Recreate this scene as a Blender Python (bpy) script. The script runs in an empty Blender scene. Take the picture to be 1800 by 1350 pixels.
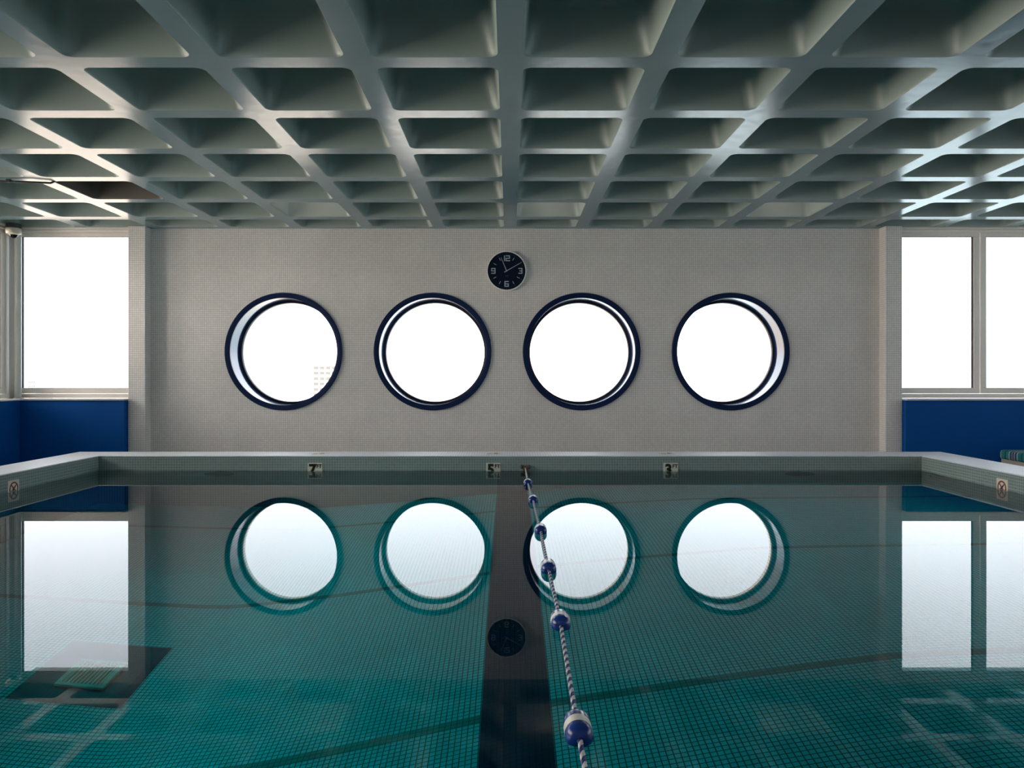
import bpy, bmesh, math, random
from mathutils import Vector, Matrix
random.seed(7)
S = bpy.context.scene
C = S.collection

# ------------------------------------------------------------------ frame of reference
# X right, Y away from the camera, Z up. Deck at z = 0, water surface at z = WZ.
F_PX = 1333.0
WZ = 0.31
CAMZ = WZ + 1.0187
CEIL = CAMZ + 1.905
YW = 9.84            # face of the far mosaic wall
YP = 8.107           # inner face of the far pool wall
CURB = WZ + 0.161    # top of the raised pool curb
PXL, PXR = -4.394, 4.403   # inner faces of the pool's side walls
YN = 0.62            # inner face of the near pool wall
XL, XR = -6.40, 8.23       # glass line of the left wall, right wall
YB = -2.695          # wall behind the camera
M = 0.914            # coffer module

# ------------------------------------------------------------------ camera
cd = bpy.data.cameras.new('camera')
cam = bpy.data.objects.new('camera', cd); C.objects.link(cam)
cd.sensor_fit = 'HORIZONTAL'; cd.sensor_width = 36.0
cd.lens = 36.0 * F_PX / 1800.0
cam.location = (0, 0, CAMZ); cam.rotation_euler = (math.radians(90), 0, 0)
cd.shift_x = (900 - 896) / 1800.0
cd.shift_y = -(675 - 660) / 1800.0
cd.clip_start = 0.05; cd.clip_end = 3000
S.camera = cam

# ------------------------------------------------------------------ exposure, sky
vs = S.view_settings
vs.view_transform = 'Standard'; vs.look = 'None'; vs.gamma = 1.0; vs.use_curve_mapping = False
vs.exposure = 0.04
try:
    cy = S.cycles
    cy.max_bounces = 14; cy.diffuse_bounces = 6; cy.glossy_bounces = 6
    cy.transmission_bounces = 10; cy.transparent_max_bounces = 16; cy.volume_bounces = 0
    cy.caustics_reflective = True; cy.caustics_refractive = True
    cy.blur_glossy = 0.6
    cy.sample_clamp_indirect = 12.0
    cy.use_denoising = True
except Exception:
    pass

SKY_BASE = (4.2, 4.3, 4.65)      # bright hazy overcast
SKY_GLOW = (10.8, 9.1, 7.8)       # veiled sun behind the haze, out to the left
HAZE_WARM = (4.3, 3.5, 2.95)    # low haze on the sun's side
HAZE_COOL = (2.7, 3.2, 3.45)     # low haze away from the sun
SUN_DIR = Vector((-.86, -.40, .32)).normalized()
w = bpy.data.worlds.new('overcast_sky'); S.world = w; w.use_nodes = True
nt = w.node_tree; N = nt.nodes; L = nt.links
bg = N['Background']
tc = N.new('ShaderNodeTexCoord'); sp = N.new('ShaderNodeSeparateXYZ')
L.new(tc.outputs['Generated'], sp.inputs[0])
dt = N.new('ShaderNodeVectorMath'); dt.operation = 'DOT_PRODUCT'; dt.inputs[1].default_value = SUN_DIR
L.new(tc.outputs['Generated'], dt.inputs[0])
mx = N.new('ShaderNodeMapRange'); mx.interpolation_type = 'SMOOTHSTEP'
mx.inputs['From Min'].default_value = 0.3; mx.inputs['From Max'].default_value = 1.0
L.new(dt.outputs['Value'], mx.inputs['Value'])
hz = N.new('ShaderNodeMapRange'); hz.interpolation_type = 'SMOOTHSTEP'
hz.inputs['From Min'].default_value = -0.55; hz.inputs['From Max'].default_value = 0.5
L.new(sp.outputs['X'], hz.inputs['Value'])
m1 = N.new('ShaderNodeMix'); m1.data_type = 'RGBA'
m1.inputs['A'].default_value = (*HAZE_WARM, 1); m1.inputs['B'].default_value = (*HAZE_COOL, 1)
L.new(hz.outputs['Result'], m1.inputs['Factor'])
mz = N.new('ShaderNodeMapRange'); mz.interpolation_type = 'SMOOTHSTEP'
mz.inputs['From Min'].default_value = -0.05; mz.inputs['From Max'].default_value = 0.16
L.new(sp.outputs['Z'], mz.inputs['Value'])
m2 = N.new('ShaderNodeMix'); m2.data_type = 'RGBA'
m2.inputs['B'].default_value = (*SKY_BASE, 1)
L.new(m1.outputs['Result'], m2.inputs['A']); L.new(mz.outputs['Result'], m2.inputs['Factor'])
gl = N.new('ShaderNodeVectorMath'); gl.operation = 'SCALE'; gl.inputs[0].default_value = SKY_GLOW
L.new(mx.outputs['Result'], gl.inputs['Scale'])
ad = N.new('ShaderNodeVectorMath'); ad.operation = 'ADD'
L.new(m2.outputs['Result'], ad.inputs[0]); L.new(gl.outputs[0], ad.inputs[1])
L.new(ad.outputs[0], bg.inputs['Color']); bg.inputs['Strength'].default_value = 1.0

# ------------------------------------------------------------------ materials
def mat(name):
    m = bpy.data.materials.new(name); m.use_nodes = True
    return m, m.node_tree.nodes, m.node_tree.links, m.node_tree.nodes['Principled BSDF']

def plain(name, col, rough=0.5, metal=0.0, noise=0.0, scale=20.0, bump=0.0, ior=1.5, coat=0.0, spec=0.5):
    m, n, l, p = mat(name)
    p.inputs['Base Color'].default_value = (*col, 1); p.inputs['Roughness'].default_value = rough
    p.inputs['Metallic'].default_value = metal; p.inputs['IOR'].default_value = ior
    p.inputs['Specular IOR Level'].default_value = spec
    p.inputs['Coat Weight'].default_value = coat; p.inputs['Coat Roughness'].default_value = 0.05
    t = n.new('ShaderNodeTexCoord'); x = n.new('ShaderNodeTexNoise')
    x.inputs['Scale'].default_value = scale; x.inputs['Detail'].default_value = 4
    l.new(t.outputs['Object'], x.inputs['Vector'])
    r = n.new('ShaderNodeMix'); r.data_type = 'RGBA'
    r.inputs['A'].default_value = (*[c * (1 - noise) for c in col], 1)
    r.inputs['B'].default_value = (*[min(1, c * (1 + noise)) for c in col], 1)
    l.new(x.outputs['Fac'], r.inputs['Factor']); l.new(r.outputs['Result'], p.inputs['Base Color'])
    if bump:
        b = n.new('ShaderNodeBump'); b.inputs['Strength'].default_value = bump; b.inputs['Distance'].default_value = 0.004
        l.new(x.outputs['Fac'], b.inputs['Height']); l.new(b.outputs['Normal'], p.inputs['Normal'])
    return m

def mosaic(name, c1, c2, grout, p=0.0277, mort=0.0022, rough=0.3, bump=0.35, blotch=0.12, ox=0.0, oy=0.0):
    """small square glazed tiles, laid on whichever plane the face lies in"""
    m, n, l, b = mat(name)
    g = n.new('ShaderNodeNewGeometry'); pos = n.new('ShaderNodeSeparateXYZ'); nor = n.new('ShaderNodeSeparateXYZ')
    l.new(g.outputs['Position'], pos.inputs[0]); l.new(g.outputs['True Normal'], nor.inputs[0])
    def flag(o):
        a = n.new('ShaderNodeMath'); a.operation = 'ABSOLUTE'; l.new(o, a.inputs[0])
        c = n.new('ShaderNodeMath'); c.operation = 'GREATER_THAN'; c.inputs[1].default_value = 0.6
        l.new(a.outputs[0], c.inputs[0]); return c.outputs[0]
    def mixf(f, a, c):
        x = n.new('ShaderNodeMix'); x.data_type = 'FLOAT'
        l.new(f, x.inputs['Factor']); l.new(a, x.inputs['A']); l.new(c, x.inputs['B']); return x.outputs['Result']
    u = mixf(flag(nor.outputs['X']), pos.outputs['X'], pos.outputs['Y'])
    v = mixf(flag(nor.outputs['Z']), pos.outputs['Z'], pos.outputs['Y'])
    cb = n.new('ShaderNodeCombineXYZ'); l.new(u, cb.inputs[0]); l.new(v, cb.inputs[1])
    off = n.new('ShaderNodeVectorMath'); off.operation = 'ADD'; off.inputs[1].default_value = (20 * p + ox, 400 * p + oy, 0)
    l.new(cb.outputs[0], off.inputs[0])
    br = n.new('ShaderNodeTexBrick'); br.offset = 0; br.squash = 1
    br.inputs['Scale'].default_value = 1; br.inputs['Brick Width'].default_value = p; br.inputs['Row Height'].default_value = p
    br.inputs['Mortar Size'].default_value = mort; br.inputs['Mortar Smooth'].default_value = 0.15
    br.inputs['Color1'].default_value = (*c1, 1); br.inputs['Color2'].default_value = (*c2, 1)
    br.inputs['Mortar'].default_value = (*grout, 1)
    l.new(off.outputs[0], br.inputs['Vector'])
    ns = n.new('ShaderNodeTexNoise'); ns.inputs['Scale'].default_value = 2.3; ns.inputs['Detail'].default_value = 5
    l.new(g.outputs['Position'], ns.inputs['Vector'])
    mr = n.new('ShaderNodeMapRange'); mr.inputs['To Min'].default_value = 1 - blotch; mr.inputs['To Max'].default_value = 1 + blotch
    l.new(ns.outputs['Fac'], mr.inputs['Value'])
    sc = n.new('ShaderNodeVectorMath'); sc.operation = 'SCALE'
    l.new(br.outputs['Color'], sc.inputs[0]); l.new(mr.outputs['Result'], sc.inputs['Scale'])
    l.new(sc.outputs[0], b.inputs['Base Color'])
    rr = n.new('ShaderNodeMapRange'); rr.inputs['To Min'].default_value = rough; rr.inputs['To Max'].default_value = 0.8
    l.new(br.outputs['Fac'], rr.inputs['Value']); l.new(rr.outputs['Result'], b.inputs['Roughness'])
    if bump:
        bp = n.new('ShaderNodeBump'); bp.invert = True; bp.inputs['Strength'].default_value = bump; bp.inputs['Distance'].default_value = 0.001
        l.new(br.outputs['Fac'], bp.inputs['Height']); l.new(bp.outputs['Normal'], b.inputs['Normal'])
    return m

def pane_glass(name, tint=(0.97, 0.985, 0.98)):
    m, n, l, p = mat(name); n.remove(p)
    o = n['Material Output']
    t = n.new('ShaderNodeBsdfTransparent'); t.inputs['Color'].default_value = (*tint, 1)
    g = n.new('ShaderNodeBsdfGlossy'); g.inputs['Roughness'].default_value = 0.0
    f = n.new('ShaderNodeFresnel'); f.inputs['IOR'].default_value = 1.5
    x = n.new('ShaderNodeMixShader'); l.new(f.outputs[0], x.inputs[0]); l.new(t.outputs[0], x.inputs[1]); l.new(g.outputs[0], x.inputs[2])
    l.new(x.outputs[0], o.inputs['Surface'])
    return m

def water_mat():
    m, n, l, p = mat('pool_water'); n.remove(p); o = n['Material Output']
    rf = n.new('ShaderNodeBsdfRefraction'); rf.inputs['IOR'].default_value = 1.333; rf.inputs['Roughness'].default_value = 0.0
    gl_ = n.new('ShaderNodeBsdfGlossy'); gl_.inputs['Roughness'].default_value = 0.0
    fz = n.new('ShaderNodeFresnel'); fz.inputs['IOR'].default_value = 1.275      # mirror strength as through a polarising filter
    g = n.new('ShaderNodeMixShader'); l.new(fz.outputs[0], g.inputs[0]); l.new(rf.outputs[0], g.inputs[1]); l.new(gl_.outputs[0], g.inputs[2])
    va = n.new('ShaderNodeVolumeAbsorption')
    va.inputs['Color'].default_value = (0.0, 0.975, 0.980, 1); va.inputs['Density'].default_value = 1.15
    l.new(g.outputs[0], o.inputs['Surface']); l.new(va.outputs[0], o.inputs['Volume'])
    return m

def ceiling_mat(name, col, rough):
    m, n, l, p = mat(name)
    t = n.new('ShaderNodeNewGeometry')
    a = n.new('ShaderNodeTexNoise'); a.inputs['Scale'].default_value = 3.0; a.inputs['Detail'].default_value = 6
    b = n.new('ShaderNodeTexNoise'); b.inputs['Scale'].default_value = 140.0; b.inputs['Detail'].default_value = 3
    c = n.new('ShaderNodeTexNoise'); c.inputs['Scale'].default_value = 14.0; c.inputs['Detail'].default_value = 3
    for q in (a, b, c): l.new(t.outputs['Position'], q.inputs['Vector'])
    r = n.new('ShaderNodeMix'); r.data_type = 'RGBA'
    r.inputs['A'].default_value = (*[x * 0.9 for x in col], 1); r.inputs['B'].default_value = (*[x * 1.08 for x in col], 1)
    l.new(a.outputs['Fac'], r.inputs['Factor']); l.new(r.outputs['Result'], p.inputs['Base Color'])
    rm = n.new('ShaderNodeMapRange'); rm.inputs['To Min'].default_value = rough - 0.08; rm.inputs['To Max'].default_value = rough + 0.12
    l.new(c.outputs['Fac'], rm.inputs['Value']); l.new(rm.outputs['Result'], p.inputs['Roughness'])
    b1 = n.new('ShaderNodeBump'); b1.inputs['Strength'].default_value = 0.2; b1.inputs['Distance'].default_value = 0.0006
    l.new(b.outputs['Fac'], b1.inputs['Height'])
    b2 = n.new('ShaderNodeBump'); b2.inputs['Strength'].default_value = 0.06; b2.inputs['Distance'].default_value = 0.01
    l.new(c.outputs['Fac'], b2.inputs['Height']); l.new(b1.outputs['Normal'], b2.inputs['Normal'])
    l.new(b2.outputs['Normal'], p.inputs['Normal'])
    return m

def stripe_mat():
    m, n, l, p = mat('striped_canvas')
    t = n.new('ShaderNodeNewGeometry'); s = n.new('ShaderNodeSeparateXYZ'); l.new(t.outputs['Position'], s.inputs[0])
    d = n.new('ShaderNodeMath'); d.operation = 'MULTIPLY'; d.inputs[1].default_value = 1 / 0.30; l.new(s.outputs['Y'], d.inputs[0])
    f = n.new('ShaderNodeMath'); f.operation = 'FRACT'; l.new(d.outputs[0], f.inputs[0])
    r = n.new('ShaderNodeValToRGB'); r.color_ramp.interpolation = 'CONSTANT'
    cols = [(0.0, (.01, .22, .20)), (.22, (.60, .62, .58)), (.26, (.03, .08, .22)), (.40, (.60, .62, .58)), (.44, (.01, .015, .04)),
            (.52, (.45, .40, .30)), (.56, (.02, .10, .25)), (.70, (.60, .62, .58)), (.74, (.01, .28, .24)), (.92, (.03, .05, .12))]
    e = r.color_ramp.elements
    while len(e) < len(cols): e.new(0.5)
    for i, (q, c) in enumerate(cols): e[i].position = q; e[i].color = (*c, 1)
    l.new(f.outputs[0], r.inputs[0]); l.new(r.outputs['Color'], p.inputs['Base Color'])
    p.inputs['Roughness'].default_value = 0.75
    return m

def emit(name, col, st):
    m, n, l, p = mat(name); n.remove(p)
    e = n.new('ShaderNodeEmission'); e.inputs['Color'].default_value = (*col, 1); e.inputs['Strength'].default_value = st
    l.new(e.outputs[0], n['Material Output'].inputs['Surface']); return m

MT = dict(
    wall=mosaic('wall_mosaic', (.85, .83, .815), (.78, .76, .745), (.50, .49, .48)),
    pool=mosaic('pool_mosaic', (.205, .275, .27), (.18, .245, .24), (.33, .40, .39), rough=0.22),
    floor_pool=mosaic('pool_floor_mosaic', (.11, .76, .88), (.09, .67, .78), (.02, .10, .12), mort=0.0026, rough=0.3),
    navy_tile=mosaic('navy_mosaic', (.002, .010, .05), (.003, .013, .06), (.002, .008, .03), rough=0.3, mort=0.0015),
    joint=mosaic('dark_joint_mosaic', (.03, .31, .33), (.025, .27, .29), (.015, .09, .10), rough=0.5),
    curb_top=mosaic('curb_mosaic', (.83, .87, .93), (.77, .81, .88), (.53, .56, .60), rough=0.32),
    deck=mosaic('deck_mosaic', (.38, .37, .35), (.33, .32, .31), (.2, .2, .2), p=0.0554, mort=.003, rough=.4),
    ceil=ceiling_mat('ceiling_rib_paint', (.165, .27, .31), 0.17),
    coffer=ceiling_mat('coffer_paint', (.30, .375, .355), 0.35),
    coffer_dark=ceiling_mat('coffer_dark_paint', (.12, .11, .09), 0.6),
    alu=plain('pale_aluminium', (.82, .78, .73), 0.35, 0.0, .04),
    gasket=plain('dark_gasket', (.03, .03, .05), 0.5),
    panel=plain('blue_laminate', (.002, .08, .33), 0.5, 0, .05, 3, spec=.12),
    sill=plain('white_sill', (.72, .72, .71), 0.3, 0, .03),
    ring=plain('navy_enamel', (.004, .016, .07), 0.35, 0, .1, 8, spec=.25),
    sleeve=plain('blue_gloss_enamel', (.02, .07, .22), 0.12, 0, .1, 6),
    pane=pane_glass('window_glass'),
    water=water_mat(),
    white_plate=plain('cream_plate', (.66, .64, .55), 0.35, 0, .05, 30),
    black=plain('black_print', (.006, .006, .006), 0.5),
    red=plain('red_print', (.20, .008, .012), 0.45),
    clock_face=plain('clock_navy', (.002, .008, .026), 0.5, spec=.15),
    clock_mark=plain('clock_print', (.44, .52, .58), 0.5),
    clock_dim=plain('clock_dim_print', (.05, .08, .11), 0.5),
    silver=plain('brushed_silver', (.90, .92, .91), 0.35, 0.0),
    fblue=plain('float_blue', (.008, .035, .20), 0.22, 0, .1, 30),
    fwhite=plain('float_white', (.66, .64, .56), 0.3, 0, .06, 40),
    rblue=plain('rope_blue', (.015, .03, .16), 0.6, 0, .2, 200),
    rwhite=plain('rope_white', (.62, .60, .58), 0.6, 0, .1, 200),
    rust=plain('tarnished_brass', (.20, .13, .055), 0.5, 0.5, .5, 60, .3),
    darkmetal=plain('dark_metal', (.04, .045, .045), 0.45, 0.3),
    pipe=plain('pale_pipe', (.58, .60, .58), 0.3, 0, .03),
    cream=plain('cream_plastic', (.62, .58, .46), 0.4, 0, .04),
    dome=plain('smoked_dome', (.01, .01, .01), 0.08),
    stripe=stripe_mat(),
    wood=plain('pale_painted_wood', (.50, .46, .40), 0.5, 0, .08, 12),
    bulb=emit('lamp_glow', (1.0, .78, .72), 34.0),
    grate=plain('drain_plastic', (.62, .68, .62), 0.4),
    cable=plain('conduit_dark', (.05, .05, .048), 0.5),
    bwall=plain('far_building_wall', (.55, .53, .50), 0.8, 0, .03, .2),
    bwin=plain('far_building_glass', (.115, .11, .105), 0.9, 0, .3, .3),
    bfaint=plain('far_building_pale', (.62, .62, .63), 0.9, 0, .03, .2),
    render=plain('outer_render', (.55, .54, .52), 0.8),
)

# ------------------------------------------------------------------ mesh helpers
class G:
    def __init__(s): s.v = []; s.f = []
    def add(s, v, f):
        o = len(s.v); s.v += [tuple(p) for p in v]; s.f += [tuple(i + o for i in q) for q in f]; return s
    def box(s, x0, x1, y0, y1, z0, z1):
        v = [(x, y, z) for x in (x0, x1) for y in (y0, y1) for z in (z0, z1)]
        return s.add(v, [(0, 1, 3, 2), (4, 6, 7, 5), (0, 4, 5, 1), (2, 3, 7, 6), (0, 2, 6, 4), (1, 5, 7, 3)])
    def cbox(s, x0, x1, y0, y1, z0, z1, c=0.004):
        bm = bmesh.new()
        vs_ = [bm.verts.new((x, y, z)) for x in (x0, x1) for y in (y0, y1) for z in (z0, z1)]
        for q in [(0, 1, 3, 2), (4, 6, 7, 5), (0, 4, 5, 1), (2, 3, 7, 6), (0, 2, 6, 4), (1, 5, 7, 3)]:
            bm.faces.new([vs_[i] for i in q])
        bmesh.ops.bevel(bm, geom=bm.edges[:], offset=c, segments=1, affect='EDGES')
        bm.verts.index_update()
        s.add([v.co[:] for v in bm.verts], [[v.index for v in f.verts] for f in bm.faces]); bm.free(); return s
    def loops(s, rings, cap0=False, cap1=False, closed=True):
        o = len(s.v); n = len(rings[0])
        for r in rings: s.v += [tuple(p) for p in r]
        for i in range(len(rings) - 1):
            for j in range(n if closed else n - 1):
                k = (j + 1) % n
                s.f.append((o + i * n + j, o + i * n + k, o + (i + 1) * n + k, o + (i + 1) * n + j))
        if cap0: s.f.append(tuple(o + j for j in reversed(range(n))))
        if cap1: s.f.append(tuple(o + (len(rings) - 1) * n + j for j in range(n)))
        return s
    def lathe(s, prof, centre, axis='Y', n=32, cap0=False, cap1=False):
        """prof: (position along the axis, radius)"""
        cx, cy_, cz = centre; rings = []
        for a, r in prof:
            ring = []
            for j in range(n):
                t = 2 * math.pi * j / n; c, q = r * math.cos(t), r * math.sin(t)
                ring.append((cx + c, cy_ + a, cz + q) if axis == 'Y' else (cx + c, cy_ + q, cz + a) if axis == 'Z' else (cx + a, cy_ + c, cz + q))
            rings.append(ring)
        return s.loops(rings, cap0, cap1)
    def tube(s, pts, r, n=8, caps=True):
        rings = []
        for i, p in enumerate(pts):
            a = Vector(pts[max(0, i - 1)]); b = Vector(pts[min(len(pts) - 1, i + 1)]); d = (b - a).normalized()
            up = Vector((0, 0, 1)) if abs(d.z) < .9 else Vector((1, 0, 0))
            e1 = d.cross(up).normalized(); e2 = e1.cross(d)
            rings.append([tuple(Vector(p) + e1 * r * math.cos(2 * math.pi * j / n) + e2 * r * math.sin(2 * math.pi * j / n)) for j in range(n)])
        return s.loops(rings, caps, caps)
    def poly(s, pts2, y, th, frame):
        """extruded flat outline; frame(u, v, w) -> point"""
        n = len(pts2)
        s.add([frame(u, v, y) for u, v in pts2] + [frame(u, v, y + th) for u, v in pts2],
              [tuple(range(n)), tuple(reversed(range(n, 2 * n)))] + [(i, i + n, (i + 1) % n + n, (i + 1) % n) for i in range(n)])
        return s

def obj(name, g, m, parent=None, smooth=False, fixn=True):
    me = bpy.data.meshes.new(name); me.from_pydata(g.v, [], g.f); me.update()
    if fixn:
        bm = bmesh.new(); bm.from_mesh(me); bmesh.ops.recalc_face_normals(bm, faces=bm.faces[:]); bm.to_mesh(me); bm.free()
    if m: me.materials.append(MT[m])
    if smooth:
        me.polygons.foreach_set('use_smooth', [True] * len(me.polygons))
        if smooth is not True: me.set_sharp_from_angle(angle=math.radians(smooth))
    o = bpy.data.objects.new(name, me); C.objects.link(o)
    if parent: o.parent = parent
    return o
def mobj(name, me, parent=None, loc=(0, 0, 0)):
    o = bpy.data.objects.new(name, me); C.objects.link(o); o.location = loc
    if parent: o.parent = parent
    return o
def tag(o, label, cat=None, group=None, kind=None):
    o['label'] = label
    if cat: o['category'] = cat
    if group: o['group'] = group
    if kind: o['kind'] = kind
    return o
def struct(o, label, cat): return tag(o, label, cat, None, 'structure')
def thing(name, label, cat, loc=(0, 0, 0), group=None, kind=None):
    o = bpy.data.objects.new(name, None); C.objects.link(o); o.location = loc; o.empty_display_size = .1
    return tag(o, label, cat, group, kind)
def copy_tree(o, parent=None):
    c = o.copy(); C.objects.link(c); c.parent = parent
    for ch in list(o.children): copy_tree(ch, c)
    return c
def text_g(body, size, th, bold=0.0, align='CENTER'):
    cu = bpy.data.curves.new('t', 'FONT'); cu.body = body; cu.size = size; cu.extrude = th / 2; cu.offset = bold
    cu.align_x = align; cu.align_y = 'CENTER'; cu.resolution_u = 4
    o = bpy.data.objects.new('t', cu); C.objects.link(o)
    dg = bpy.context.evaluated_depsgraph_get(); me = bpy.data.meshes.new_from_object(o.evaluated_get(dg))
    g = G(); g.add([v.co[:] for v in me.vertices], [tuple(p.vertices) for p in me.polygons])
    bpy.data.objects.remove(o); bpy.data.curves.remove(cu); bpy.data.meshes.remove(me)
    return g
def mapg(g, fn):
    h = G(); h.v = [tuple(fn(*p)) for p in g.v]; h.f = list(g.f); return h

# ------------------------------------------------------------------ THE SETTING
# --- ceiling: waffle slab; ribs are one lattice, each coffer a pan of its own
def rrect(ax, ay, r, n=6):
    pts = []
    for (sx, sy, a0) in ((1, 1, 0), (-1, 1, 90), (-1, -1, 180), (1, -1, 270)):
        for i in range(n + 1):
            t = math.radians(a0 + 90 * i / n)
            pts.append((sx * (ax - r) + r * math.cos(t), sy * (ay - r) + r * math.sin(t)))
    return pts
A0 = 0.381; R0 = 0.062; NS = 6
xs = [i * M + 0.005 for i in range(-7, 10)]
ys = [4.617 + M * k for k in range(-8, 6)]
lat = G()
def lattice_cell(x0, x1, y0, y1, cx, cy_, ax, ay):
    pts = rrect(ax, ay, R0, NS); o = len(lat.v); n = NS + 1
    lat.v += [(cx + a, cy_ + b, CEIL) for a, b in pts]
    k = len(lat.v); lat.v += [(x1, y1, CEIL), (x0, y1, CEIL), (x0, y0, CEIL), (x1, y0, CEIL)]
    for c in range(4):
        for i in range(NS): lat.f.append((o + c * n + i, o + c * n + i + 1, k + c))
        d = (c + 1) % 4
        lat.f.append((o + c * n + NS, o + d * n, k + d, k + c))
cells = []
for i in range(len(xs) - 1):
    for j in range(len(ys) - 1):
        cells.append((xs[i], xs[i + 1], ys[j], ys[j + 1], (xs[i] + xs[i + 1]) / 2, (ys[j] + ys[j + 1]) / 2, A0, A0, i, j))
    ym = ys[-1]
    cells.append((xs[i], xs[i + 1], ym, YW + .4, (xs[i] + xs[i + 1]) / 2, (ym + .076 + 9.73) / 2, A0, (9.73 - ym - .076) / 2, i, 99))
for c in cells: lattice_cell(*c[:8])
lat.box(XL - .3, XR + .3, YB - .3, YW + .5, CEIL + .40, CEIL + .60)       # slab over the pans
ceil = struct(obj('ceiling', lat, 'ceil', fixn=False), 'painted concrete waffle ceiling with a grid of ribs', 'ceiling')
def pan_mesh(name, ax, ay, m):
    prof = [(0, 0, 0), (.004, .003, 0), (.012, .006, .002), (.03, .009, .006), (.27, .045, .075), (.31, .056, .085), (.335, .08, .085), (.345, .12, .07)]
    g = G(); g.loops([[(a, b, h) for a, b in rrect(ax - ins, ay - ins, R0 + dr, NS)] for h, ins, dr in prof], cap1=True)
    me = bpy.data.meshes.new(name); me.from_pydata(g.v, [], [tuple(reversed(f)) for f in g.f]); me.update()
    me.polygons.foreach_set('use_smooth', [True] * len(me.polygons)); me.materials.append(MT[m]); return me
pan = pan_mesh('coffer', A0, A0, 'coffer'); pan_dark = pan_mesh('coffer_dark', A0, A0, 'coffer_dark')
pan_half = pan_mesh('coffer_half', A0, (9.73 - ys[-1] - .076) / 2, 'coffer')
for c in cells:
    i, j = c[8], c[9]
    dark = (i == 2 and j == 11)
    o = mobj('coffer', pan_half if j == 99 else pan_dark if dark else pan, ceil, (c[4], c[5], CEIL))
    if dark: o['label'] = 'darker brown coffer where the conduit ends'

# --- far wall with four round openings
PCX = [-2.932, -1.0, 0.932, 2.864]; PCZ = CAMZ + 0.310; PR = 0.70
XWL, XWR = -4.90, 5.03; H = 0.90
wl = G()
def holed(cx, y, flip):
    n = 72; o = len(wl.v)
    for t in range(n):
        a = 2 * math.pi * t / n; wl.v.append((cx + PR * math.cos(a), y, PCZ + PR * math.sin(a)))
    for t in range(n):
        a = 2 * math.pi * t / n; c, s_ = math.cos(a), math.sin(a); k = H / max(abs(c), abs(s_))
        wl.v.append((cx + k * c, y, PCZ + k * s_))
    for t in range(n):
        u = (t + 1) % n; wl.f.append((o + t, o + u, o + n + u, o + n + t))
def wrect(x0, x1, z0, z1, y): wl.add([(x0, y, z0), (x1, y, z0), (x1, y, z1), (x0, y, z1)], [(0, 1, 2, 3)])
for y in (YW, YW + .37):
    for cx in PCX: holed(cx, y, False)
    edges = [XWL] + [e for cx in PCX for e in (cx - H, cx + H)] + [XWR]
    for a in range(0, len(edges), 2): wrect(edges[a], edges[a + 1], PCZ - H, PCZ + H, y)
    wrect(XWL, XWR, -.2, PCZ - H, y); wrect(XWL, XWR, PCZ + H, CEIL, y)
wl.add([(XWL, YW, -.2), (XWL, YW + .37, -.2), (XWL, YW + .37, CEIL), (XWL, YW, CEIL)], [(0, 1, 2, 3)])
wl.add([(XWR, YW, -.2), (XWR, YW + .37, -.2), (XWR, YW + .37, CEIL), (XWR, YW, CEIL)], [(0, 1, 2, 3)])
wall_far = struct(obj('wall_far', wl, 'wall', fixn=False), 'pale mosaic tiled wall with four round windows', 'wall')
def pier(name, x0, x1, y0, label):
    g = G(); g.cbox(x0, x1, y0, YW + .05, 0, CEIL, .004)
    return struct(obj(name, g, 'wall'), label, 'pillar')
pier('pillar', -4.873, -4.655, 9.68, 'narrow mosaic pillar beside the left window')
pier('pillar', 4.793, 5.007, 9.673, 'narrow mosaic pillar beside the right window')

# --- round windows
def porthole(n, cx, where):
    t = thing('window_%d' % n, where, 'window', (cx, YW, PCZ), kind='structure')
    g = G(); g.lathe([(0.0, .763), (-.018, .763), (-.022, .759), (-.022, .700), (-.018, .694), (.01, .694)], (0, 0, 0), n=96)
    obj('flange_ring', g, 'ring', t, 35)
    g = G(); g.lathe([(.0, .6935), (.30, .6935), (.345, .6935)], (0, 0, 0), n=96); obj('sleeve', g, 'sleeve', t, True)
    g = G(); g.lathe([(.335, .6935), (.335, .664), (.36, .660), (.385, .660)], (0, 0, 0), n=96); obj('gasket', g, 'gasket', t, 35)
    g = G(); g.lathe([(.386, .660), (.46, .660), (.46, .70), (.386, .70)], (0, 0, 0), n=96); obj('outer_trim', g, 'alu', t, 35)
    g = G(); g.lathe([(.362, .662), (.370, .662)], (0, 0, 0), n=96, cap0=True, cap1=True); obj('pane', g, 'pane', t)
porthole(1, PCX[0], 'leftmost round window with navy rim, far building outside')
porthole(2, PCX[1], 'round navy rimmed window to the left below the clock')
porthole(3, PCX[2], 'round navy rimmed window to the right below the clock')
porthole(4, PCX[3], 'rightmost round window with navy rim')

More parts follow.
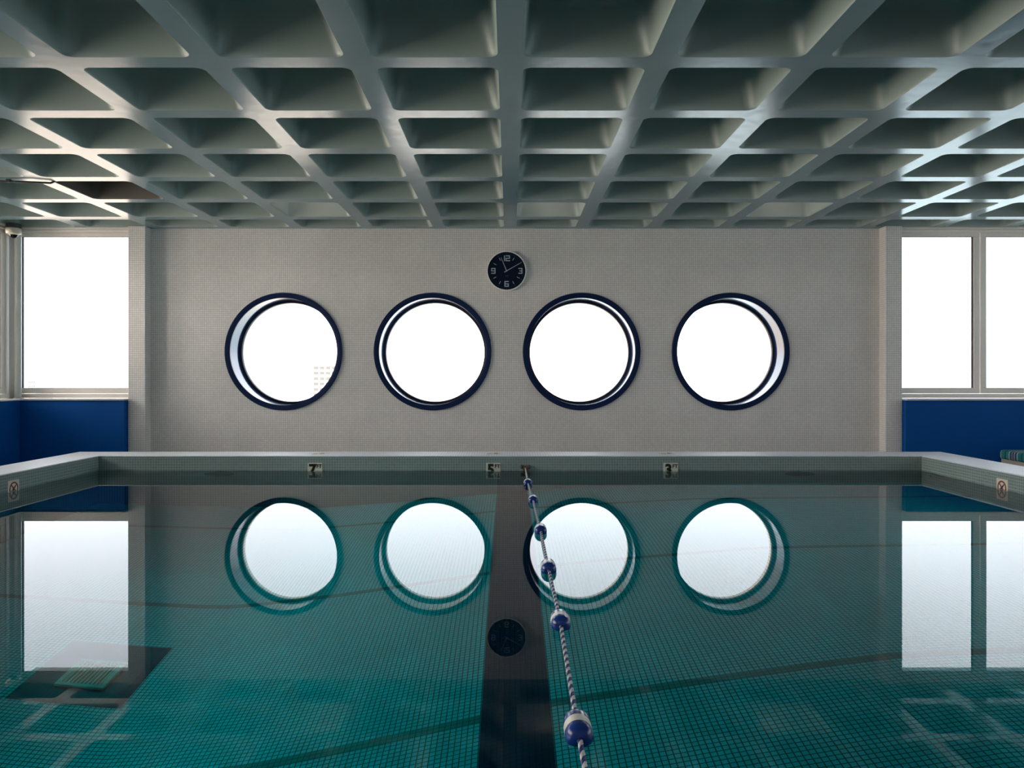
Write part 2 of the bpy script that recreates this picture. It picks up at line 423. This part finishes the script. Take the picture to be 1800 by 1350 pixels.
# --- ribbon windows
SZ0 = CAMZ - .316; SZ1 = SZ0 + .022          # sill
WZ0, WZ1 = CAMZ - .290, CEIL                  # frame opening
def ribbon(name, label, u0, u1, splits, fr, parent_kind='structure', jamb0=.05, jamb1=.05):
    """fr(u, w) -> (x, y): u along the wall, w towards the room. splits: sash limits (a, b)"""
    t = thing(name, label, 'window', (*fr((u0 + u1) / 2, 0), WZ0), kind='structure')
    ox, oy, oz = t.location
    def put(nm, boxes, m):
        g = G()
        for (a, b, z0, z1, w0, w1, c) in boxes:
            p, q = fr(a, w0), fr(b, w1)
            g.cbox(min(p[0], q[0]) - ox, max(p[0], q[0]) - ox, min(p[1], q[1]) - oy, max(p[1], q[1]) - oy, z0 - oz, z1 - oz, c)
        return obj(nm, g, m, t)
    put('frame', [(u0, u1, WZ0, WZ0 + .055, -.03, .055, .004), (u0, u1, WZ1 - .028, WZ1, -.03, .075, .004), (u0, u1, WZ1 - .062, WZ1 - .030, -.03, .05, .004),
                  (u0, u0 + jamb0, WZ0 + .055, WZ1 - .062, -.03, .05, .004), (u1 - jamb1, u1, WZ0 + .055, WZ1 - .062, -.03, .05, .004)], 'alu')
    za, zb = WZ0 + .058, WZ1 - .065
    for (a, b), (c_, d_) in zip(splits, splits[1:]):
        if c_ - b > .05: put('mullion', [(b, c_, WZ0 + .055, WZ1 - .062, -.03, .045, .004)], 'alu')
    for a, b in splits:
        put('sash', [(a, b, za, za + .072, -.02, .03, .005), (a, b, zb - .052, zb, -.02, .03, .005),
                     (a, a + .075, za + .072, zb - .052, -.02, .03, .005), (b - .075, b, za + .072, zb - .052, -.02, .03, .005)], 'alu')
        put('gasket', [(a + .070, a + .088, za + .07, zb - .05, -.012, .012, .001), (b - .088, b - .070, za + .07, zb - .05, -.012, .012, .001),
                       (a + .088, b - .088, zb - .056, zb - .050, -.012, .012, .001)], 'gasket')
        put('pane', [(a + .072, b - .072, za + .07, zb - .05, -.004, .002, .0005)], 'pane')
    return t
far_fr = lambda u, w_: (u, 9.80 - w_)
ribbon('window_5', 'tall aluminium framed window left of the mosaic wall', -6.40, -4.80, [(-6.37, -4.82)], far_fr, jamb0=.03, jamb1=.03)
ribbon('window_6', 'double sash aluminium window right of the mosaic wall', 4.93, 8.2, [(4.93, 6.055), (6.065, 8.17)], far_fr, jamb0=.02)
left_fr = lambda u, w_: (XL + w_, u)
right_fr = lambda u, w_: (XR - w_, u)
SIDE = [(-2.55, -.55), (-.25, 1.75), (2.05, 4.05), (4.35, 6.35), (6.65, 9.62)]
FARP = [(6.70, 7.69), (7.89, 8.67), (8.86, 9.58)]
for k, (a, b) in enumerate(SIDE):
    md = (a + b) / 2
    ribbon('window_%d' % (7 + k), ['rear left side window, farthest behind the viewer', 'left side window behind the viewer', 'left side window beside the near pool edge',
           'left side window beside the middle of the pool', 'left side window at the far corner by the camera dome'][k], a, b,
           [(a + .05, md - .004), (md + .004, b - .05)] if k < 4 else FARP, left_fr)
    ribbon('window_%d' % (12 + k), ['rear right side window, farthest behind the viewer', 'right side window behind the viewer', 'right side window beside the near pool edge',
           'right side window beside the middle of the pool', 'right side window at the far corner by the bench'][k], a, b,
           [(a + .05, md - .004), (md + .004, b - .05)] if k < 4 else FARP, right_fr)
# --- outer walls: parapets under the windows, piers between them
def side_wall(name, x0, x1, label):
    g = G(); g.box(x0, x1, YB - .2, YW + .1, -.2, SZ0)
    cuts = [YB - .2] + [e for ab in SIDE for e in ab] + [YW + .1]
    for a in range(0, len(cuts), 2): g.box(x0 + .003, x1 - .003, cuts[a], cuts[a + 1], SZ0, CEIL + .01)
    return struct(obj(name, g, 'render'), label, 'wall')
side_wall('wall_left', XL - .12, XL + .04, 'left outer wall with window piers')
side_wall('wall_right', XR - .04, XR + .12, 'right outer wall with window piers')
g = G(); g.box(XL, -4.80, 9.76, 9.90, -.2, SZ0); struct(obj('wall_far_left', g, 'render'), 'low wall under the far left window', 'wall')
g = G(); g.box(4.93, XR, 9.76, 9.90, -.2, SZ0); struct(obj('wall_far_right', g, 'render'), 'low wall under the far right window', 'wall')
g = G(); g.box(XL - .2, XR + .2, YB - .2, YB, -.2, CEIL + .01); struct(obj('wall_near', g, 'wall'), 'plain mosaic wall behind the viewer', 'wall')
# blue cladding and white sills
def clad(name, x0, x1, y0, y1, label):
    g = G(); g.cbox(x0, x1, y0, y1, 0, SZ0, .003); return struct(obj(name, g, 'panel'), label, 'wall panel')
clad('trim_1', XL + .04, -4.878, 9.60, 9.76, 'deep blue panel below the far left window')
clad('trim_2', XL + .04, -6.20, YB, 9.598, 'deep blue panel along the left side wall')
clad('trim_3', 5.012, XR - .04, 9.60, 9.76, 'deep blue panel below the far right window behind the bench')
clad('trim_4', XR - .2, XR - .04, YB, 9.598, 'deep blue panel along the right side wall')
def sill(name, x0, x1, y0, y1, label):
    g = G(); g.cbox(x0, x1, y0, y1, SZ0, SZ1, .004); return struct(obj(name, g, 'sill'), label, 'window sill')
sill('trim_5', XL + .06, -4.876, 9.578, 9.80, 'white sill of the far left window')
sill('trim_6', XL - .02, -6.178, YB, 9.576, 'white sill along the left side windows')
sill('trim_7', 5.010, XR - .06, 9.578, 9.80, 'white sill of the far right window')
sill('trim_8', XR - .222, XR + .02, YB, 9.576, 'white sill along the right side windows')

# --- deck and pool
g = G()
CO = .44
g.box(XL - .1, PXL - .2, YB, YW + .1, -.2, 0); g.box(PXR + .2, XR + .1, YB, YW + .1, -.2, 0)
g.box(PXL - .2, PXR + .2, YP + .2, YW + .1, -.2, 0); g.box(PXL - .2, PXR + .2, YB, YN - .2, -.2, 0)
struct(obj('floor', g, 'deck'), 'grey tiled deck around the raised pool', 'floor')
def pool_wall(name, x0, x1, y0, y1, label, top):
    me = G(); me.cbox(x0, x1, y0, y1, -2.3, CURB - .012, .002)
    o = struct(obj(name, me, 'pool'), label, 'pool wall')
    g = G(); g.cbox(*top, CURB - .012, CURB, .005); c = obj('coping', g, 'curb_top', o); c['label'] = 'pale mosaic top of the curb'
    return o
e = .004
pool_wall('pool_wall_far', PXL - CO, PXR + CO, YP, YP + .423, 'far raised pool curb and inner wall carrying the depth numbers', (PXL - CO - e, PXR + CO + e, YP - e, YP + .423 + e))
pool_wall('pool_wall_left', PXL - CO, PXL, YN, YP - .001, 'left raised pool curb and inner wall', (PXL - CO - e, PXL + e, YN + e + .001, YP - e - .001))
pool_wall('pool_wall_right', PXR, PXR + CO - .005, YN, YP - .001, 'right raised pool curb and inner wall', (PXR - e, PXR + CO + e, YN + e + .001, YP - e - .001))
pool_wall('pool_wall_near', PXL - CO, PXR + CO, YN - .42, YN - .001, 'near raised pool curb below the viewer', (PXL - CO - e, PXR + CO + e, YN - .42 - e, YN + e))
PROF = [(-9, 2.134), (-2.2, 2.134), (-2.0, 2.115), (-1.8, 2.06), (-1.6, 1.985), (-1.2, 1.85), (-.14, 1.415), (.225, 1.27), (.907, 1.10), (1.4, .985), (1.8, .90), (2.1, .885), (9, .88)]
def depth(x):
    for (a, da), (b, db) in zip(PROF, PROF[1:]):
        if a <= x <= b: return da + (db - da) * (x - a) / (b - a)
DX = [p[0] for p in PROF[1:-1]]
def floor_strip(x0, x1, y0, y1, dz):
    xx = sorted(set([x0, x1] + [x for x in DX if x0 < x < x1])); g = G()
    for a, b in zip(xx, xx[1:]):
        za, zb = WZ - depth(a) + dz, WZ - depth(b) + dz
        g.add([(a, y0, za), (b, y0, zb), (b, y1, zb), (a, y1, za)], [(0, 1, 2, 3)])
    return g
pf = struct(obj('pool_floor', floor_strip(PXL - .1, PXR + .1, YN - .1, YP + .1, 0), 'floor_pool', fixn=False), 'sloping tiled pool floor, deep at the left', 'pool floor')
LX0, LX1 = -.135, .190
obj('lane_stripe', floor_strip(LX0, LX1, YN, YP, .003), 'navy_tile', pf, fixn=False)['label'] = 'dark navy lane stripe along the pool floor'
g = G(); g.box(LX0, LX1, YP - .004, YP + .01, WZ - 1.6, WZ - .012)
obj('lane_stripe', g, 'navy_tile', bpy.data.objects['pool_wall_far'])['label'] = 'dark navy stripe rising on the far pool wall'
for yj in (1.74, 3.57, 5.40, 7.23):
    obj('joint_band', floor_strip(PXL, LX0 - .002, yj - .032, yj + .032, .002), 'joint', pf, fixn=False)
    obj('joint_band', floor_strip(LX1 + .002, PXR, yj - .032, yj + .032, .002), 'joint', pf, fixn=False)
obj('tile_patch', floor_strip(-2.775, -2.14, 4.165, 4.81, .003), 'navy_tile', pf, fixn=False)['label'] = 'square of dark navy tiles around the drain'

# --- water
g = G(); g.box(PXL - .05, PXR + .05, YN - .05, YP + .05, -2.2, WZ)
tag(obj('pool_water', g, 'water'), 'still clear teal water filling the pool', 'water', kind='stuff')

# ------------------------------------------------------------------ THINGS
# --- lane rope with floats
FL = [(.170, 7.10), (.189, 6.13), (.200, 4.935), (.2025, 3.97), (.207, 3.10), (.194, 2.155), (.19, 1.2)]
ZR = WZ + .012
path = [(.168, YP - .03, WZ + .03)] + [(x, y, ZR) for x, y in FL] + [(.19, YN + .02, WZ + .03)]
def along(s):   # piecewise linear by arc length
    for a, b in zip(path, path[1:]):
        d = (Vector(b) - Vector(a)).length
        if s <= d: return Vector(a).lerp(Vector(b), s / d)
        s -= d
    return Vector(path[-1])
Ltot = sum((Vector(b) - Vector(a)).length for a, b in zip(path, path[1:]))
rope = thing('lane_rope', 'blue and white twisted lane rope stretched across the pool', 'rope', path[0])
PITCH = .058; steps = int(Ltot / PITCH * 10)
for k, mname in enumerate(('rblue', 'rblue', 'rwhite', 'rwhite')):
    pts = []
    for i in range(steps + 1):
        s = Ltot * i / steps; p = along(s) - Vector(path[0]); a = 2 * math.pi * (s / PITCH + k / 4)
        pts.append((p.x + .0042 * math.cos(a), p.y, p.z + .0042 * math.sin(a)))
    g = G(); g.tube(pts, .0040, 6); obj('strand', g, mname, rope, True)
def make_float(loc, label):
    t = thing('lane_float', label, 'float', loc, 'floats on the lane rope')
    R = .0395; r = .026; hl = .066
    arc = [(hl - r + r * math.sin(a), R - r + r * math.cos(a)) for a in [math.radians(x) for x in range(0, 91, 15)]]
    front = [(-.024, R)] + [(-a, b) for a, b in arc] + [(-hl, .009)]
    back = [(.014, R)] + arc + [(hl, .009)]
    g = G(); g.lathe(front, (0, 0, 0), n=40); obj('blue_shell', g, 'fblue', t, 50)
    g = G(); g.lathe(back, (0, 0, 0), n=40); obj('blue_shell', g, 'fblue', t, 50)
    g = G(); g.lathe([(-.024, R - .0005), (-.0235, R + .0006), (.0135, R + .0006), (.014, R - .0005)], (0, 0, 0), n=40); obj('white_band', g, 'fwhite', t, 50)
    return t
fl_lab = ['small lane float nearest the far pool wall', 'second lane float from the far pool wall', 'third lane float from the far pool wall',
          'fourth lane float from the far pool wall', 'second nearest lane float on the rope', 'nearest and largest looking lane float on the rope']
f0 = make_float((FL[0][0], FL[0][1], ZR), fl_lab[0])
for k in range(1, 6):
    c = copy_tree(f0); c.location = (FL[k][0], FL[k][1], ZR); c['label'] = fl_lab[k]
an = thing('rope_anchor', 'tarnished brass anchor plate holding the lane rope', 'anchor', (.168, YP, WZ + .032))
g = G(); g.cbox(-.03, .03, -.006, .002, -.03, .022, .002); obj('plate', g, 'rust', an)
g = G(); g.tube([(.016 * math.cos(t), -.006 - .016 * (1 + math.sin(t)), 0) for t in [i * math.pi / 8 for i in range(17)]], .004, 8); obj('eye', g, 'rust', an, True)
for sx in (-.040, .040):
    g = G(); g.cbox(sx - .014, sx + .014, -.020, .002, -.008, .030, .005); obj('clamp', g, 'darkmetal', an)
    g = G(); g.lathe([(-.026, .005), (-.024, .008), (-.018, .008)], (sx, 0, .012), n=12, cap0=True); obj('bolt', g, 'rust', an)

# --- depth plates on the wall (half under water) and on the coping
def wall_plate(digit, x, label):
    t = thing('depth_plate', label, 'depth sign', (x, YP, WZ + .008), 'depth plates on the far pool wall')
    fr = lambda u, v, w_: (u, -w_, v)
    g = G(); g.cbox(-.077, .077, -.007, .001, -.077, .077, .0015); obj('plate', g, 'white_plate', t)
    g = mapg(text_g(digit, .150, .002, .0075), lambda u, v, w_: (u - .026, -.0075 - w_, v + .002)); obj('digit', g, 'black', t)
    g = mapg(text_g('FT', .054, .002, .002), lambda u, v, w_: (u + .044, -.0075 - w_, v + .040)); obj('letters', g, 'black', t)
XD = [(554 - 896) * YP / F_PX, (867 - 896) * YP / F_PX, (1179 - 896) * YP / F_PX]
for dgt, x, l_ in zip('753', XD, ('half sunken depth plate with a big seven, leftmost on the far pool wall', 'half sunken depth plate with a big five, beside the lane rope anchor', 'half sunken depth plate with a big three, right of the lane rope')): wall_plate(dgt, x, l_)
def curb_plate(digit, x, label):
    t = thing('depth_tile', label, 'depth sign', (x, YP + .21, CURB), 'depth tiles on the coping')
    g = G(); g.cbox(-.077, .077, -.077, .077, -.001, .003, .001); obj('plate', g, 'white_plate', t)
    g = mapg(text_g(digit, .120, .001, .0), lambda u, v, w_: (-(u - .026), -v, .0035 + w_)); obj('digit', g, 'black', t)
    g = mapg(text_g('FT', .048, .001, .001), lambda u, v, w_: (-(u + .044), -v - .04, .0035 + w_)); obj('letters', g, 'black', t)
for dgt, x, l_ in zip('753', XD, ('flat white tile marked seven feet, leftmost on the far coping', 'flat white tile marked five feet, mid way along the far coping', 'flat white tile marked three feet, rightmost on the far coping')): curb_plate(dgt, x, l_)

# --- no-diving plates on the side walls
def no_dive(xw, y, sgn, label):
    """sgn: +1 faces +X (left wall), -1 faces -X (right wall)"""
    t = thing('no_diving_plate', label, 'sign', (xw, y, WZ + .018), 'no diving plates')
    fr = lambda u, v, w_: (sgn * w_, sgn * u, v)
    def put(nm, g2, m): return obj(nm, mapg(g2, fr), m, t)
    g = G(); g.cbox(-.076, .076, -.076, .076, -.001, .006, .0015); put('plate', g, 'white_plate')
    g = G(); n = 40; g.loops([[(r * math.cos(2 * math.pi * i / n), r * math.sin(2 * math.pi * i / n), z) for i in range(n)] for r, z in ((.060, .005), (.060, .0075), (.047, .0075), (.047, .005))])
    put('ring', g, 'red')
    a = math.radians(45 if sgn < 0 else 135)
    a = math.radians(135)
    g = G(); d = Vector((math.cos(a), math.sin(a))); nn = Vector((-d.y, d.x)) * .005
    pts = [d * .05 + nn, -d * .05 + nn, -d * .05 - nn, d * .05 - nn]; G.poly(g, [(p.x, p.y) for p in pts], .005, .0035, lambda u, v, w_: (u, v, w_)); put('slash', g, 'red')
    g = G(); idt = lambda u, v, w_: (u, v, w_)
    g.poly([(.012 * math.cos(i * math.pi / 6) - .004, .012 * math.sin(i * math.pi / 6) - .004) for i in range(12)], .005, .0018, idt)
    def limb(x0, y0, x1, y1, w0, w1):
        d = Vector((x1 - x0, y1 - y0)).normalized(); q = Vector((-d.y, d.x))
        g.poly([(x0 + q.x * w0, y0 + q.y * w0), (x0 - q.x * w0, y0 - q.y * w0), (x1 - q.x * w1, y1 - q.y * w1), (x1 + q.x * w1, y1 + q.y * w1)], .005, .002, idt)
    limb(0, 0, .022, .022, .009, .006); limb(.02, .02, .034, .034, .005, .003); limb(-.004, -.004, -.03, -.018, .004, .003); limb(.0, .0, -.012, -.03, .004, .003)
    limb(-.02, .02, -.03, .03, .0025, .0025); limb(-.036, -.026, .036, -.026, .0025, .0025)
    put('diver', g, 'black')
no_dive(PXL, (6.633 + 6.787) / 2, 1, 'no diving sign plate on the left pool wall')
no_dive(PXR, 6.775, -1, 'no diving sign plate on the right pool wall')

# --- underwater lights
def pool_light(loc, rz, label):
    t = thing('underwater_light', label, 'pool light', loc, 'underwater lights'); t.rotation_euler = (0, 0, rz)
    g = G(); g.lathe([(.0, .165), (-.012, .163), (-.016, .155), (-.016, .132), (-.006, .126)], (0, 0, 0), n=36); obj('bezel', g, 'darkmetal', t, 40)
    g = G(); g.lathe([(-.004, .127), (-.012, .09), (-.016, .04), (-.017, .004)], (0, 0, 0), n=36, cap1=True); obj('lens', g, 'darkmetal', t, True)
pool_light((-3.10, YP, WZ - .25), 0, 'round underwater light low on the far wall at left')
pool_light((3.10, YP, WZ - .25), 0, 'round underwater light low on the far wall at right')
pool_light((PXR, 7.78, WZ - .25), -math.pi / 2, 'round underwater light on the right pool wall near the corner')

# --- floor drain
dr = thing('floor_drain', 'square slatted drain cover on the deep pool floor', 'drain', (-2.455, 4.455, WZ - 2.134 + .003))
a = .142
for (x0, x1, y0, y1) in ((-a, a, -a, -a + .03), (-a, a, a - .03, a), (-a, -a + .03, -a + .03, a - .03), (a - .03, a, -a + .03, a - .03)):
    g = G(); g.cbox(x0, x1, y0, y1, 0, .028, .004); obj('frame_bar', g, 'grate', dr)
g = G(); g.box(-a + .03, a - .03, -a + .03, a - .03, 0, .004); obj('sump', g, 'gasket', dr)
g = G(); g.cbox(-.0055, .0055, -a + .03, a - .03, .010, .024, .001)
sl = None
for i in range(10):
    x = -a + .03 + (2 * a - .06) * (i + .5) / 10
    if sl is None: sl = obj('slat', g, 'grate', dr); sl.location = (x, 0, 0)
    else: mobj('slat', sl.data, dr, (x, 0, 0))

# --- wall clock
ck = thing('wall_clock', 'round navy wall clock with white numerals above the windows', 'clock', ((890.5 - 896) * 9.80 / F_PX, YW, CAMZ + (660 - 476) * 9.80 / F_PX))
RC = .256
fr = lambda u, v, w_: (u, -w_, v)
g = G(); g.lathe([(0, RC - .004), (-.040, RC), (-.044, RC - .002), (-.044, RC - .011), (-.030, RC - .012)], (0, 0, 0), n=80); obj('case', g, 'silver', ck, 40)
g = G(); g.lathe([(-.026, RC - .010), (-.030, RC - .011)], (0, 0, 0), n=80, cap1=True); obj('dial', g, 'clock_face', ck)
def strokes(nm, segs, ox, oy, m='clock_mark', th=.0015):
    g = G()
    for (x0, y0, x1, y1) in segs: g.poly([(ox + x0, oy + y0), (ox + x1, oy + y0), (ox + x1, oy + y1), (ox + x0, oy + y1)], .030, th, fr)
    return obj(nm, g, m, ck)
def seg(ch, w_, h, t):
    m_ = h / 2; hw = w_ / 2; A = (-hw, m_ - t, hw, m_); D = (-hw, -m_, hw, -m_ + t); Mi = (-hw, -t / 2, hw, t / 2)
    F = (-hw, t / 2, -hw + t, m_ - t); B = (hw - t, t / 2, hw, m_ - t); E = (-hw, -m_ + t, -hw + t, -t / 2); Cc = (hw - t, -m_ + t, hw, -t / 2)
    return {'1': [(-t / 2, -m_, t / 2, m_)], '2': [A, B, Mi, E, D], '3': [A, B, (-hw * .45, -t / 2, hw, t / 2), Cc, D], '6': [A, F, Mi, E, Cc, D], '9': [A, F, B, Mi, Cc, D]}[ch]
hN, wN, tN = .074, .056, .012
strokes('numeral', seg('1', wN, hN, tN), -.027, .163); strokes('numeral', seg('2', wN, hN, tN), .016, .163)
strokes('numeral', seg('3', wN * .92, hN, tN), .178, 0); strokes('numeral', seg('6', wN, hN, tN), .0, -.168); strokes('numeral', seg('9', wN, hN, tN), -.172, 0)
def bar(nm, ang, r0, r1, w0, w1, m='clock_mark', lift=.030):
    a = math.radians(ang); d = Vector((math.sin(a), math.cos(a))); q = Vector((d.y, -d.x))
    pts = [d * r0 + q * w0, d * r1 + q * w1, d * r1 - q * w1, d * r0 - q * w0]
    g = G(); g.poly([(p.x, p.y) for p in pts], lift, .0015, fr); return obj(nm, g, m, ck)
for h in (1, 2, 4, 5, 7, 8, 10, 11): bar('hour_mark', 30 * h, .155, .195, .0035, .0035)
for k in range(60): bar('minute_mark', 6 * k, .212, .222 if k % 5 else .226, .0012 if k % 5 else .003, .0012 if k % 5 else .003, 'clock_dim')
bar('hour_hand', -22.5, 0, .188, .0052, .0025, lift=.033)
bar('minute_hand', 60.5, -.035, .225, .0050, .0020, lift=.0355)
g = G(); g.lathe([(-.030, .008), (-.039, .008)], (0, 0, 0), n=20, cap1=True); obj('hub', g, 'clock_mark', ck)
g = mapg(text_g('welj', .026, .001), lambda u, v, w_: (u, -.0306 - w_, v - .064)); obj('maker_mark', g, 'clock_dim', ck)['label'] = 'tiny illegible white script'

# --- lamps in three coffers
def lamp(x, label):
    t = thing('coffer_lamp', label, 'lamp', (x, (ys[-2] + ys[-1]) / 2, CEIL + .345), 'lit coffer lamps')
    g = G(); g.lathe([(0, .06), (-.02, .06), (-.026, .055), (-.026, .035)], (0, 0, 0), 'Z', 28); obj('base', g, 'cream', t, 40)
    g = G(); g.lathe([(-.02, .036), (-.04, .045), (-.06, .048), (-.08, .040), (-.092, .022), (-.096, .003)], (0, 0, 0), 'Z', 28, cap1=True); obj('globe', g, 'bulb', t, True)
lamp(-2.5 * M + .005, 'small lit lamp in the coffer at the left of the three')
lamp(.5 * M + .005, 'small lit lamp in the coffer above the clock')
lamp(3.5 * M + .005, 'small lit lamp in the coffer at the right of the three')

# --- conduit on the ceiling rib
yr = ys[-3]
g = G(); pts = [(XL + .05, yr + .0, CEIL - .017), (-5.2, yr, CEIL - .017), (-4.86, yr + .01, CEIL - .019), (-4.66, yr + .03, CEIL - .022), (-4.50, yr + .075, CEIL - .018), (-4.42, yr + .11, CEIL + .03), (-4.38, yr + .13, CEIL + .2), (-4.36, yr + .14, CEIL + .34)]
t = thing('conduit', 'thin dark conduit running under a ceiling rib at left', 'conduit', pts[0])
g.tube([tuple(Vector(p) - Vector(pts[0])) for p in pts], .010, 10); obj('tube', g, 'cable', t, True)
for x in (-5.9, -5.35, -4.87):
    g = G(); g.cbox(x - .02 - pts[0][0], x + .02 - pts[0][0], -.016 + (.01 if x > -5 else 0), .016 + (.01 if x > -5 else 0), -.013, .017, .003); obj('clip', g, 'cable', t)

# --- corner pipe and camera dome
t = thing('corner_pipe', 'pale round pipe standing on the sill in the left corner', 'pipe', (-6.262, 9.66, SZ1))
g = G(); g.lathe([(0, .04), (CEIL - SZ1, .04)], (0, 0, 0), 'Z', 32); obj('tube', g, 'pipe', t, True)
g = G(); g.lathe([(0, .052), (.012, .052), (.016, .041)], (0, 0, 0), 'Z', 32, cap0=True); obj('foot_collar', g, 'pipe', t, 40)
t = thing('dome_camera', 'cream security camera dome under the ceiling in the left corner', 'camera', (-6.235, 9.53, CEIL))
g = G(); g.lathe([(0, .085), (-.062, .085)], (0, 0, 0), 'Z', 36, cap1=True); obj('mount', g, 'darkmetal', t, 40)
g = G(); g.lathe([(-.055, .083), (-.062, .088), (-.105, .088), (-.125, .080), (-.140, .052)], (0, 0, 0), 'Z', 36, cap0=True, cap1=True); obj('housing', g, 'cream', t, 40)
g = G(); g.lathe([(-.136, .054)] + [(-.14 - .04 * math.sin(a), .052 * math.cos(a)) for a in [math.radians(x) for x in range(0, 86, 12)]], (0, 0, 0), 'Z', 28, cap1=True); obj('dome', g, 'dome', t, True)

# --- striped bench by the right window
bx0, bx1, by0, by1 = 6.07, 6.72, 7.30, 9.42
t = thing('bench', 'low pale bench with a green and blue striped cushion', 'bench', ((bx0 + bx1) / 2, (by0 + by1) / 2, 0))
ox, oy = t.location.x, t.location.y
g = G(); bm = bmesh.new()
r_ = .035
ring = []
def rr(ax, ay, z, r): return [(a, b, z) for a, b in rrect(ax, ay, r, 5)]
hx, hy = (bx1 - bx0) / 2, (by1 - by0) / 2
bm.free()
cz0, cz1 = .298, .410
lev = [(cz0, .02), (cz0 + .008, .006), (cz0 + .03, 0), (cz1 - .03, 0), (cz1 - .010, .008), (cz1 - .002, .025), (cz1, .05)]
g.loops([rr(hx - i, hy - i, z, .04) for z, i in lev], cap0=True, cap1=True); obj('cushion', g, 'stripe', t, 60)
g = G(); g.cbox(-hx + .02, -hx + .07, -hy + .02, hy - .02, .235, .298, .004); obj('side_rail', g, 'wood', t)
g = G(); g.cbox(hx - .07, hx - .02, -hy + .02, hy - .02, .235, .298, .004); obj('side_rail', g, 'wood', t)
for k in range(9):
    y = -hy + .06 + (2 * hy - .12) * k / 8
    g = G(); g.cbox(-hx + .07, hx - .07, y - .03, y + .03, .270, .295, .003); obj('slat', g, 'wood', t)
for sx in (-1, 1):
    for sy in (-1, 1):
        g = G(); g.cbox(sx * (hx - .045) - .024, sx * (hx - .045) + .024, sy * (hy - .07) - .024, sy * (hy - .07) + .024, 0, .236, .003); obj('leg', g, 'wood', t)

# ------------------------------------------------------------------ OUTSIDE, far beyond the round windows
def far_px(x, y, d): return ((x - 896) * d / F_PX, d, CAMZ - (y - 660) * d / F_PX)
def tower(name, label, x0, x1, ytop, d, deep, m, cols, rows, group=None):
    a = far_px(x0, ytop, d); b = far_px(x1, ytop, d); wdt = b[0] - a[0]; hgt = a[2] + 45
    t = thing(name, label, 'building', ((a[0] + b[0]) / 2, d, -45))
    g = G(); g.box(-wdt / 2, wdt / 2, 0, deep, 0, hgt); body = obj('wall', g, m, t)
    g = G(); g.box(-wdt / 2 - .3, wdt / 2 + .3, -.3, deep + .3, hgt, hgt + .5); obj('parapet', g, m, t)
    if cols:
        pw = wdt / cols; ph = 2.85
        g = G(); g.box(-pw * .36, pw * .36, -.12, .3, -.85, .75); w0 = None
        for r in range(rows):
            for c in range(cols):
                loc = (-wdt / 2 + pw * (c + .5), 0, hgt - 1.5 - ph * r)
                if w0 is None: w0 = obj('window', g, 'bwin', t); w0.location = loc
                else: mobj('window', w0.data, t, loc)
        for c in range(3):
            g = G(); g.tube([(0, 4, hgt), (0, 4, hgt + 2.6)], .12, 6); q = obj('mast', g, m, t); q.location = (-wdt / 2 + pw * (2.1 + .8 * c), 0, 0)
    return t
tower('apartment_tower', 'pale apartment tower with rows of windows far outside', 550, 625, 641.5, 400, 18, 'bwall', 7, 9)
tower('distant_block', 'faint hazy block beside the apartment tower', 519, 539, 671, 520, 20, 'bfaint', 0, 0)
tower('distant_block', 'tiny hazy tower far outside the left window', 50, 62, 668, 520, 20, 'bwall', 4, 3)
